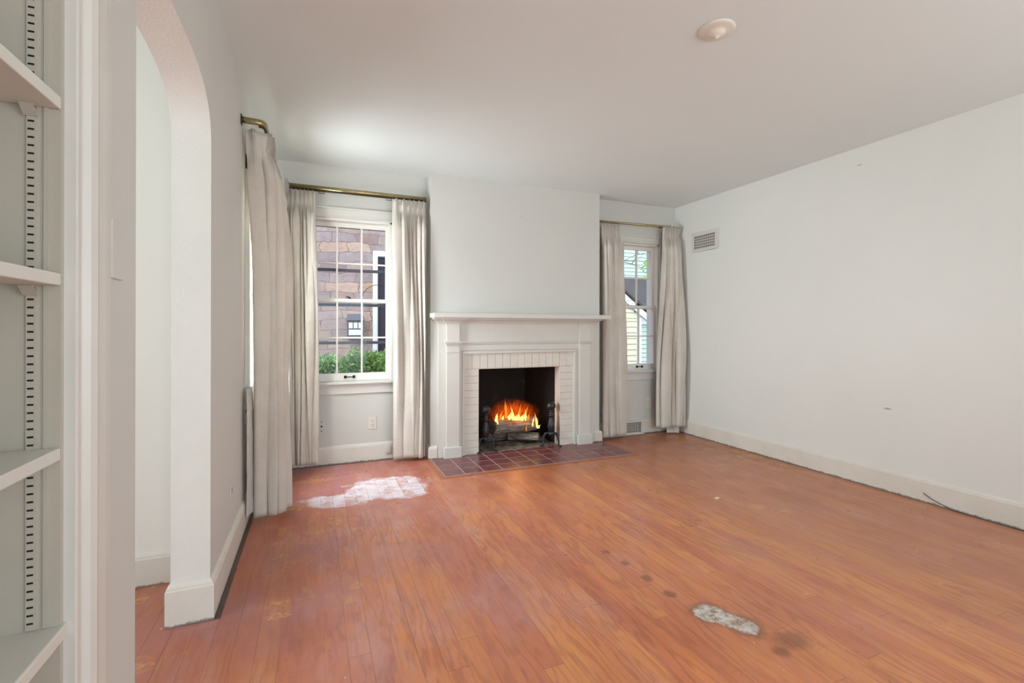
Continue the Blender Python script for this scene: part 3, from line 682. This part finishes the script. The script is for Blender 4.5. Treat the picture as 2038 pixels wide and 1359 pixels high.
# ------------------------------------------------------------------ curtains
def along(path):
    pts = [Vector(p) for p in path]; L = [0]
    for a, b_ in zip(pts, pts[1:]): L.append(L[-1] + (b_ - a).length)
    def f(s):
        d = s * L[-1]
        for i in range(len(pts) - 1):
            if d <= L[i + 1] or i == len(pts) - 2:
                t = (d - L[i]) / max(1e-6, L[i + 1] - L[i]); return pts[i].lerp(pts[i + 1], t)
    def g(s):
        e = .03; a, b_ = f(max(0, s - e)), f(min(1, s + e)); t = (b_ - a).normalized()
        return f(s), Vector((-t.y, t.x))
    return g
def smooth(a, b_, t): t = max(0, min(1, (t - a) / (b_ - a))); return t * t * (3 - 2 * t)
def curtain(label, top, bot, zt, zb, edges, amp=.035, seed=0, side=1, group=None, mat=None, wob=1., ztop2=None, name='curtain', parent=None, pinch=True, NS=None, ease=(-.1, .8)):
    """top/bot: plan paths of the heading and the hem; edges: fold boundaries along the panel (0..1) at the hem"""
    rd = random.Random(seed); nf = len(edges) - 1
    te = [i / nf for i in range(nf + 1)]; te = [(.6 * a + .4 * e) for a, e in zip(te, edges)]
    A = [rd.uniform(.65, 1.15) for _ in range(nf)]; B = [rd.uniform(.0, 6.3) for _ in range(nf)]
    gt, gb = along(top), along(bot); wid = sum((Vector(b_) - Vector(a)).length for a, b_ in zip(bot, bot[1:])); per = 18; ns = nf * per; nt = 70
    vs = []
    for j in range(nt + 1):
        t = j / nt; tt = t ** 1.0
        ed = [a + (b_ - a) * smooth(0, .9, t) for a, b_ in zip(te, edges)]
        ed = [ed[0]] + [e + .012 * wob * math.sin(3.3 * t * 2 + B[i % nf]) * smooth(.05, .3, t) for i, e in enumerate(ed[1:-1])] + [ed[-1]]
        for i in range(ns + 1):
            k = min(nf - 1, i // per); q = (i - k * per) / per
            s = ed[k] + (ed[k + 1] - ed[k]) * q
            p0, n0 = gt(s); p1, n1 = gb(s); m_ = smooth(ease[0], ease[1], t)
            p = p0.lerp(p1, m_); n = n0.lerp(n1, m_).normalized()
            lobe = abs(math.sin(PI * q)) ** .6
            aa_ = amp * A[k] * (1 + .28 * wob * math.sin(5 * t + B[k])) * (.55 + .45 * min(1, (ed[k + 1] - ed[k]) * nf))
            asym = .18 * math.sin(2 * PI * q) * math.sin(4 * t + B[k])
            body = lobe * (1 + asym) * aa_
            # pinch-pleated heading: three narrow ridges per fold, cinched ~10 cm down
            ridge = math.exp(-((q - .5) / .16) ** 2) * (1 + .5 * math.cos((q - .5) * 2 * PI / .13)) * .030
            hd = smooth(.035, .13, t)
            cinch = 1 - .75 * math.exp(-((t - .045) / .016) ** 2) if pinch else 1
            off = (ridge * cinch * (1 - hd) + body * hd) if pinch else body * smooth(-.05, .2, t)
            off += .005 * wob * noise.noise(Vector((s * 9 + seed, t * 5, seed))) + .0016 * noise.noise(Vector((s * 60, t * 26, seed)))
            tg = Vector((n.y, -n.x))
            p = p + n * off * side - tg * ((.195 if i not in (0, ns) else 0) * (ed[k + 1] - ed[k]) * wid * math.sin(2 * PI * q) * hd) + tg * (.25 * aa_ * math.sin(2 * PI * q) * math.sin(3 * t + B[k] * 2) * hd)
            z_t = zt if ztop2 is None else zt + (ztop2 - zt) * s
            z_t -= .010 * math.sin(PI * q) ** 2 * (1 - smooth(0, .05, t)) * 0 + .004 * abs(math.sin(2 * PI * q))
            zz = z_t + (zb - z_t) * t + (.006 * math.sin(PI * q) * t if t > .97 else 0) - .004 * math.sin(7 * s + seed) * t
            vs.append((p.x, p.y, zz))
    fs = [(j * (ns + 1) + i, j * (ns + 1) + i + 1, (j + 1) * (ns + 1) + i + 1, (j + 1) * (ns + 1) + i) for j in range(nt) for i in range(ns)]
    o = MB().add(vs, fs, 0, True).build(name, mat or FAB, parent)
    so_ = o.modifiers.new('solid', 'SOLIDIFY'); so_.thickness = .0022; so_.offset = 0
    if not parent: tag(o, label, 'curtain', group or 'pinch pleated linen curtains')
    return o
def eq(n, j=.0, seed=1):
    rd = random.Random(seed); e = [0] + [i / n + rd.uniform(-j, j) / n for i in range(1, n)] + [1]; return e
# C1: big panel at the left wall window, near end, returning to the wall
curtain('large beige linen curtain nearest the archway on the left wall', [(-.392, 3.115), (-.335, 3.113), (-.296, 3.124), (-.296, 3.20), (-.300, 3.34), (-.304, 3.55)],
        [(-.350, 3.290), (-.215, 3.312), (-.205, 3.34), (-.225, 3.44), (-.27, 3.58)], 2.352, .035, [0, .20, .29, .38, .47, .62, .80, 1], .058, 3, -1, wob=1.2, ease=(-.15, .38))
# C2: far panel on the left wall rod, its pale lining turned to the light
c2 = curtain('narrow pale curtain in the corner lit white by the side window', [(-.305, 4.00), (-.250, 4.00), (-.245, 4.27)], [(-.29, 3.99), (-.225, 3.99), (-.23, 4.25)], 2.352, .05, [0, .2, .5, .75, 1], .018, 11, -1, mat=LIN)
# C3..C6 on the back wall
curtain('gathered beige curtain covering the left edge of the back left window', [(-.262, 4.32), (-.225, 4.335), (-.008, 4.335)], [(-.222, 4.30), (-.19, 4.33), (.018, 4.33)], 2.345, .055, [0, .10, .2, .30, .50, .62, .70, .83, 1], .062, 21, -1)
curtain('beige curtain between the back left window and the chimney breast', [(.628, 4.335), (.925, 4.335)], [(.640, 4.33), (.925, 4.33)], 2.352, .025, [0, .34, .60, .68, .78, .92, 1], .062, 33, -1)
curtain('beige curtain beside the chimney breast left of the narrow window', [(2.835, 4.355), (3.075, 4.355)], [(2.850, 4.350), (3.140, 4.350)], 2.325, .030, [0, .20, .36, .48, .62, 1], .062, 45, -1)
c6 = curtain('wide beige curtain in the right corner with white lining hanging below', [(3.650, 4.345), (3.80, 4.335), (3.888, 4.36)], [(3.545, 4.33), (3.72, 4.28), (3.885, 4.29)], 2.355, .085, [0, .15, .40, .52, .62, .88, 1], .066, 57, -1, wob=1.5)
# dropped lining under the corner curtain
curtain('', [(3.66, 4.345), (3.85, 4.345)], [(3.70, 4.335), (3.80, 4.27), (3.84, 4.335)], .60, .006, [0, .35, .7, 1], .02, 71, -1, mat=LIN, name='lining', parent=c6, pinch=False)
curtain('', [(2.90, 4.40), (3.05, 4.40)], [(2.93, 4.375), (3.05, 4.375)], 2.30, .02, [0, .5, 1], .012, 73, -1, mat=LIN, name='lining', parent=[o for o in D.objects if o.name.startswith('curtain') and o.get('label', '').startswith('beige curtain beside')][0], pinch=False)
curtain('', [(-.372, 3.16), (-.360, 3.30), (-.352, 3.50)], [(-.375, 3.19), (-.350, 3.32), (-.345, 3.50)], .84, .075, [0, .5, 1], .008, 75, -1, mat=LIN, name='lining', parent=[o for o in D.objects if o.name.startswith('curtain') and o.get('label', '').startswith('large beige')][0], pinch=False)
# ------------------------------------------------------------------ rods
def smooth_path(pts, k=6):
    out = []
    P_ = [Vector(p) for p in pts]
    for i, p in enumerate(P_):
        if 0 < i < len(P_) - 1:
            a = p.lerp(P_[i - 1], min(.045 / (p - P_[i - 1]).length, .5)); c = p.lerp(P_[i + 1], min(.045 / (p - P_[i + 1]).length, .5))
            for j in range(k + 1): t = j / k; out.append(a * (1 - t) ** 2 + p * 2 * t * (1 - t) + c * t * t)
        else: out.append(p)
    return out
r1 = empty('curtain_rod', (XL, 3.12, 2.39)); tag(r1, 'brass traverse rod bending out from the left wall into the corner', 'curtain rod', 'brass curtain rods')
def PP(b, name, m, par, bevel=0):
    bpy.context.view_layer.update(); o = b.build(name, m, None, bevel); o.parent = par; o.matrix_parent_inverse = par.matrix_world.inverted(); return o
pth = smooth_path([(XL, 3.118, 2.393), (-.278, 3.118, 2.388), (-.278, 4.33, 2.376)])
PP(MB().tube(pth, .014, 14, oval=1.35), 'rod', BRASS, r1)
PP(MB().tube([p + Vector((0, .0, -.022)) for p in pth[2:]], .007, 8), 'track', TRACK, r1)
PP(MB().lathe([(0, 0), (.02, 0), (.02, .004)], (0, 0, 0), 12).box(XL, XL + .004, 3.098, 3.138, 2.36, 2.42), 'bracket', TRACK, r1) if False else PP(MB().box(XL, XL + .005, 3.102, 3.136, 2.363, 2.422), 'bracket', TRACK, r1, .002)
r2 = empty('curtain_rod', (.3, YB, 2.38)); tag(r2, 'long brass traverse rod across the back left window', 'curtain rod', 'brass curtain rods')
PP(MB().tube([(-.285, 4.346, 2.378), (.938, 4.346, 2.378)], .014, 14, oval=1.35), 'rod', BRASS, r2)
PP(MB().tube([(-.27, 4.342, 2.355), (.935, 4.342, 2.355)], .007, 8), 'track', TRACK, r2)
for (x0, x1) in ((.02, .065), (.575, .625)):
    PP(MB().tube([(x0, 4.34, 2.352), (x0, 4.338, 2.334), (x1, 4.338, 2.334), (x1, 4.34, 2.352)], .003, 6), 'carrier', TRACK, r2)
PP(MB().box(.90, .92, 4.346, YB, 2.36, 2.39), 'bracket', BRASS, r2, .002)
r3 = empty('curtain_rod', (3.4, YB, 2.35)); tag(r3, 'thin brass rod above the narrow right window', 'curtain rod', 'brass curtain rods')
PP(MB().tube(smooth_path([(2.79, 4.36, 2.345), (3.872, 4.36, 2.362), (3.885, YB, 2.362)]), .011, 12, oval=1.1), 'rod', BRASS, r3)
PP(MB().tube([(3.60, 4.36, 2.345), (3.87, 4.355, 2.345)], .006, 8), 'track', TRACK, r3)
PP(MB().tube([(2.79, 4.36, 2.345), (2.79, YB, 2.345)], .010, 10), 'return', BRASS, r3)
b = MB()
for (x, y) in ((3.775, 4.345), (3.825, 4.35)): b.lathe([(0, .016), (.012, .014), (.015, 0), (.012, -.014), (0, -.016)], (x, y, 2.372), 12)
PP(b, 'end_pulley', OUTL, r3)
# ------------------------------------------------------------------ bookcase in the left wall
bk = empty('bookcase', (XL, .58, 0)); tag(bk, 'built in white bookcase with adjustable shelves recessed in the left wall', 'bookcase')
bd = .30
PP(MB().box(XL - bd, XL - .004, BK[1] - .012, BK[1] + .012, 0, BK[3]), 'side_panel', SH, bk)
PP(MB().box(XL - bd, XL - .004, BK[0] - .02, BK[0], 0, BK[3]), 'side_panel', SH, bk)
PP(MB().box(XL - bd - .015, XL - bd, BK[0] - .02, BK[1] + .02, 0, BK[3]), 'back_panel', SH, bk)
PP(MB().box(XL - bd, XL - .001, BK[0], BK[1], BK[3] - .02, BK[3]), 'top_panel', SH, bk)
# moulded casing around the opening, profile swept up each side and across
def casing_profile(y0, sgn):
    pr = [(0, -.01), (0, .012), (.004, .014), (.016, .014), (.020, .008), (.026, .006), (.030, .013), (.036, .021), (.050, .026), (.062, .024), (.072, .018), (.076, .012), (.078, .012), (.080, .018), (.110, .019), (.138, .017), (.143, .006), (.147, .004), (.150, 0), (.150, -.01)]
    return [(XL + h_, y0 + sgn * a_) for a_, h_ in pr]
for y0, sg in ((BK[1], 1), (BK[0], -1)):
    PP(MB().prism([(x, y, 0) for x, y in casing_profile(y0 - sg * .001, sg)], (0, 0, BK[3] + .10), 0), 'casing', TR, bk)
PP(MB().box(XL - .01, XL + .02, BK[0] + .001, BK[1] - .001, BK[3] - .01, BK[3] + .10), 'head_casing', TR, bk, .004)
# base cabinet top (fixed, projects slightly) and toe
cb_ = PP(MB().box(XL - bd, XL + .003, BK[0] + .001, BK[1] + .016, .664, .688), 'fixed_shelf', TR, bk, .003)
for zt_ in (.993, 1.291, 1.592, 1.90):
    sh = PP(MB().box(XL - bd + .002, XL - .003, BK[0] + .004, BK[1] - .0135, zt_ - .021, zt_), 'shelf', TR, bk, .002)
SLOT = BLACK
for (sx_, y_, dr) in ((-.442, BK[1] - .012, -1), (-.640, BK[1] - .012, -1), (-.442, BK[0], 1), (-.640, BK[0], 1)):
    b = MB()
    ya, yb_ = y_, y_ + dr * .004
    b.box(sx_ - .006, sx_ + .007, ya, yb_, .690, 2.27, 0).box(sx_ + .007, sx_ + .012, ya, ya + dr * .002, .690, 2.27, 0)
    z = .70
    while z < 2.25:
        b.box(sx_ - .0042, sx_ + .0042, yb_, yb_ + dr * .0003, z, z + .0032, 1); z += .0136
    PP(b, 'shelf_standard', [SH, SLOT], bk)
    PP(MB().box(sx_ + .016, sx_ + .022, ya, ya + dr * .003, .690, 2.27), 'standard_cover', SH, bk)
for zt_ in (.993, 1.291, 1.592, 1.90):
    for (y_, dr) in ((BK[1] - .016, -1), (BK[0] + .004, 1)):
        for x_ in (-.442, -.640):
            zb_ = zt_ - .021
            b = MB().prism([(x_ - .009, y_, zb_), (x_ - .009, y_ + dr * .016, zb_), (x_ - .009, y_ + dr * .018, zb_ - .003), (x_ - .009, y_ + dr * .002, zb_ - .018), (x_ - .009, y_, zb_ - .018), (x_ - .009, y_ + dr * .013, zb_ - .003), (x_ - .009, y_, zb_ - .003)], (.018, 0, 0))
            PP(b, 'shelf_clip', SH, bk)
# ------------------------------------------------------------------ wall plates, vents, cap
def plate(name, loc, rz, kind, label, cat, w_=.070, h_=.115, m=OUTL, group=None):
    r = empty(name, loc, rz); tag(r, label, cat, group)
    o = MB().box(-w_ / 2, w_ / 2, -.005, 0, -h_ / 2, h_ / 2).build('plate', m, r, .002)
    if kind == 'outlet':
        for s_ in (-1, 1):
            f = MB().box(-.016, .016, -.0075, -.004, s_ * .020 - .014, s_ * .020 + .014).build('receptacle', m, r, .003)
            MB().box(-.0075, -.0045, -.0079, -.0074, s_ * .020 - .003, s_ * .020 + .006).box(.0045, .0075, -.0079, -.0074, s_ * .020 - .003, s_ * .020 + .006).box(-.002, .002, -.0079, -.0074, s_ * .020 - .010, s_ * .020 - .006).build('slots', BLACK, f)
    if kind == 'jack':
        for zz, q in ((.040, .004), (0, .007), (-.040, .004)): MB().box(-q, q, -.0056, -.005, zz - q, zz + q).build('hole', BLACK, r)
    if kind == 'blankhole':
        MB().box(-.005, .005, -.0056, -.005, -.002, .026).build('hole', BLACK, r)
    return r
plate('wall_outlet', (.474, YB, .338), 0, 'outlet', 'off white duplex outlet under the back left window', 'outlet')
plate('wall_outlet', (3.528, YB, .342), 0, 'outlet', 'off white duplex outlet under the narrow right window', 'outlet')
plate('jack_plate', (.048, YB, .338), 0, 'jack', 'small wall plate with three dark holes beside the gathered beige curtain', 'wall plate', .070, .115, PL)
plate('wall_outlet', (XL, 2.80, .35), math.radians(90), 'blankhole', 'painted over outlet plate low on the left wall past the archway', 'outlet', .085, .125, PL)
plate('blank_plate', (XL, 1.275, 1.365), math.radians(90), '', 'painted over blank switch plate between the bookcase and the archway', 'wall plate', .064, .125, PL)
jb = MB().box(.585, .64, YB - .024, YB - .014, .055, .115).box(.592, .633, YB - .027, YB - .024, .062, .108).build('jack_box', TR, None, .002); tag(jb, 'small square painted box on the baseboard by the curtain right of the window', 'wall plate')
# grilles: frame + slotted plate + dark duct
def grille(name, loc, rz, w_, h_, nx, nz, gx0, gx1, gz0, gz1, label, depth=.008):
    r = empty(name, loc, rz); tag(r, label, 'vent')
    b = MB(); y0, y1 = -depth, 0
    b.box(-w_ / 2, gx0, y0, y1, -h_ / 2, h_ / 2).box(gx1, w_ / 2, y0, y1, -h_ / 2, h_ / 2).box(gx0, gx1, y0, y1, gz1, h_ / 2).box(gx0, gx1, y0, y1, -h_ / 2, gz0)
    b.build('frame', TR, r, .002)
    MB().box(gx0, gx1, -.0022, -.0005, gz0, gz1).build('duct_opening', BLACK, r)
    b = MB(); dx = (gx1 - gx0) / nx; dz = (gz1 - gz0) / nz
    for i in range(1, nx): b.box(gx0 + i * dx - dx * .16, gx0 + i * dx + dx * .16, -.005, -.0022, gz0, gz1)
    for i in range(1, nz): b.box(gx0, gx1, -.006, -.0022, gz0 + i * dz - dz * .12, gz0 + i * dz + dz * .12)
    b.build('grid', TR, r)
    return r
grille('wall_vent', (XR, 3.972, 2.150), math.radians(-90), .385, .215, 20, 5, -.157, .140, -.072, .068, 'off white metal air vent high on the right wall')
g2 = grille('floor_vent', (3.16, YB - .016, .082), 0, .545, .150, 34, 6, -.255, .245, -.056, .055, 'off white floor level air vent behind the curtain right of the fireplace', .022)
MB().box(-.275, .275, -.034, -.022, -.080, -.062).build('ledge', TR, g2, .002)
cp_ = MB().lathe([(0, 0), (.082, 0), (.083, -.003), (.080, -.008), (.070, -.011), (.052, -.013), (.040, -.016), (.036, -.021), (.030, -.028), (.018, -.034), (.010, -.036), (.0085, -.041), (.004, -.044), (0, -.045)], (1.747, 1.708, H), 40).build('ceiling_cap', OUTL)
tag(cp_, 'round off white stepped cover plate on the ceiling', 'ceiling plate')
hk = MB().box(1.866, 1.880, YC - .004, YC, 2.275, 2.305).tube([(1.873, YC - .003, 2.300), (1.873, YC - .016, 2.296), (1.873, YC - .018, 2.284), (1.873, YC - .024, 2.288)], .0022, 6).build('picture_hook', PL); tag(hk, 'small painted picture hook high on the chimney breast', 'hook')
cd = MB().tube([(XR - .017, 1.955, .062), (XR - .020, 1.915, .040), (XR - .024, 1.86, .022), (XR - .030, 1.78, .006), (XR - .036, 1.66, .005), (XR - .034, 1.5, .005), (XR - .022, 1.3, .005), (XR - .024, .9, .005)], .0028, 8).build('cable', simple('grey_cable', rgb(84, 84, 80), .5)); tag(cd, 'thin grey cable lying along the foot of the right baseboard', 'cable')
# wood scraps on the boards
def chip(x, y, s_, lab, rz=0, m=None):
    o = MB().prism([(-s_, -s_ * .4, 0), (s_ * .7, -s_ * .5, 0), (s_, s_ * .2, 0), (-s_ * .3, s_ * .5, 0)], (0, 0, .0012)).build('paint_chip', m or WHITE); o.location = (x, y, .0003); o.rotation_euler = (0, 0, rz); tag(o, lab, 'paint chip')
chip(2.62, 2.55, .030, 'pale yellow paint flake on the floorboards right of the middle', .4, simple('pale_paint_flake', rgb(232, 222, 176), .6))
# ------------------------------------------------------------------ outside
gnd = MB().box(-14, 22, YB + TB + .05, 30, -.7, -.5).build('ground', GROUND); struct(gnd, 'ground outside the windows', 'ground')
sb = empty('stone_building', (0, 7.5, -.5)); tag(sb, 'neighbouring building faced in brown and grey stone outside the back left window', 'building')
wz = [(.86, 1.60, 1.30 - 1.0, 2.42)]
b = MB(); b.box(-4, .80, 7.5, 7.8, -.5, 5.5).box(.80, 1.75, 7.5, 7.8, 2.36, 5.5).box(.80, 1.75, 7.5, 7.8, -.5, .2).box(1.75, 2.6, 7.5, 7.8, -.5, 5.5)
PP(b, 'wall', STONE, sb)
b = MB().box(.80, .87, 7.46, 7.60, .2, 2.36).box(1.68, 1.75, 7.46, 7.60, .2, 2.36).box(.87, 1.68, 7.46, 7.60, 2.28, 2.36).box(.87, 1.68, 7.46, 7.60, .2, .28)
wf = PP(b, 'window_frame', WHITE, sb, .006)
PP(MB().box(.87, 1.68, 7.56, 7.57, .28, 2.28), 'pane', PANE_D, wf)
ub = empty('wall_box', (.68, 7.5, 1.2)); tag(ub, 'dark grey hooded box with pale squares on the stone wall', 'wall box')
PP(MB().box(.43, .66, 7.38, 7.5, 1.06, 1.30).prism([(.41, 7.36, 1.30), (.68, 7.36, 1.30), (.65, 7.40, 1.40), (.44, 7.40, 1.40)], (0, .12, 0)), 'housing', LAMPM, ub, .006)
for i in range(3): PP(MB().box(.448 + i * .068, .502 + i * .068, 7.372, 7.381, 1.185, 1.27), 'panel', WHITE, ub)
PP(MB().box(.448, .638, 7.372, 7.381, 1.085, 1.165), 'panel', WHITE, ub)
# conifers below the window
def shrub(x, y, s_, label, seed):
    r = empty('shrub', (x, y, -.5)); tag(r, label, 'shrub', 'green conifers outside the window'); rd = random.Random(seed)
    b = MB()
    for k in range(40):
        a = rd.uniform(0, 6.28); e = rd.uniform(-.2, 1.2); q = rd.uniform(.5, 1.0) ** .5 * s_
        c = Vector((math.cos(a) * math.cos(e) * q, math.sin(a) * math.cos(e) * q, .85 + 1.0 * s_ + math.sin(e) * q * .8))
        d0 = (c - Vector((0, 0, .8 + .7 * s_))).normalized()
        for j in range(110):
            d = (d0 + Vector((rd.gauss(0, .9), rd.gauss(0, .9), rd.gauss(.3, .8)))).normalized(); L = rd.uniform(.025, .065); st = c + Vector((rd.gauss(0, .045), rd.gauss(0, .045), rd.gauss(0, .045)))
            u = d.cross(Vector((rd.uniform(-1, 1), rd.uniform(-1, 1), rd.uniform(-1, 1)))).normalized() * rd.uniform(.006, .012)
            b.add([st - u, st + u, st + d * L * .7 + u * .8, st + d * L, st + d * L * .7 - u * .8], [(0, 1, 2, 3, 4)])
    f = b.build('foliage', SHRUB, r)
    t = MB().tube([(0, 0, 0), (.02, 0, .6), (0, .01, .9 + .6 * s_)], [.035, .028, .012], 8)
    for k in range(6):
        a = k * 1.05; t.tube([(0, 0, .7), (math.cos(a) * .4 * s_, math.sin(a) * .4 * s_, .9 + .8 * s_)], [.014, .006], 6)
    t.build('stem', TWIG, r)
shrub(.08, 6.95, .22, 'green conifer low in the left part of the window on the stone wall side', 1)
shrub(.56, 6.15, .28, 'bushy green conifer in the middle of the view through the back left window', 2)
shrub(1.05, 6.9, .26, 'green conifer in front of the stone building window frame', 3)
shrub(-.36, 6.2, .26, 'green conifer mostly hidden behind the gathered curtain', 4)
cw_ = MB(); pts = []
for i in range(25):
    t = i / 24; a = PI * (1 - t) * .96; pts.append((.565 + .155 * math.cos(a), 4.80, 1.46 + .155 * math.sin(a)))
pts.append((.725, 4.80, 1.2)); pts.insert(0, (.41, 4.80, 1.30))
wo = cw_.tube(pts, .0028, 6).build('wire_hoop', TWIG); tag(wo, 'thin arched wire standing outside the back left window', 'wire')
st_ = MB().tube([(.41, 4.80, 1.30), (.41, 4.80, -.5)], .003, 6).build('wire_hoop_foot', TWIG, wo)
# houses beyond the narrow window
def siding(b, x0, x1, y, z0, z1, mi=0, step=.115):
    z = z0
    while z < z1:
        zz = min(z + step, z1); b.prism([(x0, y, z), (x0, y, zz), (x0, y - .004, zz), (x0, y - .022, z)], (x1 - x0, 0, 0), mi); z += step
    b.box(x0, x1, y, y + .2, z0, z1, mi)
gh = empty('pale_green_house', (9, 10.5, -.5)); tag(gh, 'pale green clapboard house with a dark roof beyond the narrow window', 'house')
b = MB(); siding(b, 5.2, 12, 10.5, -.5, 1.70); PP(b, 'wall', SIDE_G, gh)
b = MB().prism([(4.9, 10.2, 1.62), (4.9, 12.2, 2.72), (4.9, 12.2, 2.78), (4.9, 10.2, 1.70)], (8, 0, 0)); PP(b, 'roof', ROOFM, gh)
b = MB(); siding(b, 5.2, 12, 12.2, 2.6, 6); PP(b, 'upper_wall', SIDE_G, gh)
PP(MB().box(5.2, 12, 10.44, 10.5, 1.30, 1.62), 'frieze_board', WHITE, gh)
yh = empty('yellow_outbuilding', (6, 8, -.5)); tag(yh, 'pale yellow clapboard gable with white rake board beyond the narrow window', 'house')
b = MB(); siding(b, 3.6, 6.14, 8.0, -.5, 1.40)
z = 1.40
while z < 2.6:
    xr = 6.14 - (z - 1.40) / .72; b.prism([(3.6, 8.0, z), (3.6, 8.0, z + .115), (3.6, 7.996, z + .115), (3.6, 7.978, z)], (xr - 3.6, 0, 0)); z += .115
PP(b, 'wall', SIDE_Y, yh)
PP(MB().prism([(6.34, 7.93, 1.30), (6.34, 7.93, 1.44), (4.5, 7.93, 2.76), (4.5, 7.93, 2.62)], (0, .06, 0)), 'rake_board', WHITE, yh)
PP(MB().box(6.04, 6.14, 7.95, 8.05, -.5, 1.40), 'corner_board', WHITE, yh)
PP(MB().prism([(6.40, 7.9, 1.43), (6.40, 7.9, 1.48), (4.5, 7.9, 2.84), (4.5, 7.9, 2.79)], (0, 2.2, 0)), 'roof', ROOFM, yh)
# bare branch with a few leaves
rd = random.Random(12)
tr = empty('tree', (3.5, 6.05, -.5)); tag(tr, 'thin bare tree with a few green leaves across the narrow window', 'tree')
PP(MB().tube([(3.5, 6.05, -.55), (3.48, 6.05, .8), (3.52, 6.05, 1.6), (3.55, 6.05, 2.6)], [.07, .055, .045, .03], 10), 'trunk', TWIG, tr)
b = MB()
def twig(b, p, d, L, r, lev):
    pts = [p]; q = Vector(p); d = Vector(d)
    for i in range(6):
        d = (d + Vector((rd.gauss(0, .16), rd.gauss(0, .1), rd.gauss(0, .14)))).normalized(); q = q + d * L / 6; pts.append(q.copy())
        if lev and i in (1, 3, 4): twig(b, q, (d + Vector((rd.gauss(0, .5), rd.gauss(0, .3), rd.gauss(0, .5)))).normalized(), L * .55, r * .6, lev - 1)
    b.tube(pts, [r * (1 - .12 * i) for i in range(7)], 6)
twig(b, (3.6, 6.0, 2.30), (1, .05, -.05), 1.5, .010, 2)
twig(b, (3.6, 6.1, 2.05), (1, .05, .05), 1.5, .008, 2)
twig(b, (3.5, 6.05, 1.55), (1, -.05, .10), 1.5, .008, 1)
twig(b, (3.6, 6.0, 1.42), (1, -.05, .10), 1.4, .007, 1)
PP(b, 'twigs', TWIG, tr)
for k in range(14):
    c = Vector((4.72 + rd.gauss(0, .07), 6.0 + rd.gauss(0, .06), 2.12 + rd.gauss(0, .09))); d = Vector((rd.gauss(0, 1), rd.gauss(0, .4), rd.gauss(-.6, .6))).normalized(); L = rd.uniform(.05, .10); u = d.cross(Vector((0, 1, .2))).normalized() * L * .32
    PP(MB().add([c, c + d * L * .4 + u, c + d * L, c + d * L * .4 - u], [(0, 1, 2, 3)]), 'leaf', LEAF, tr)
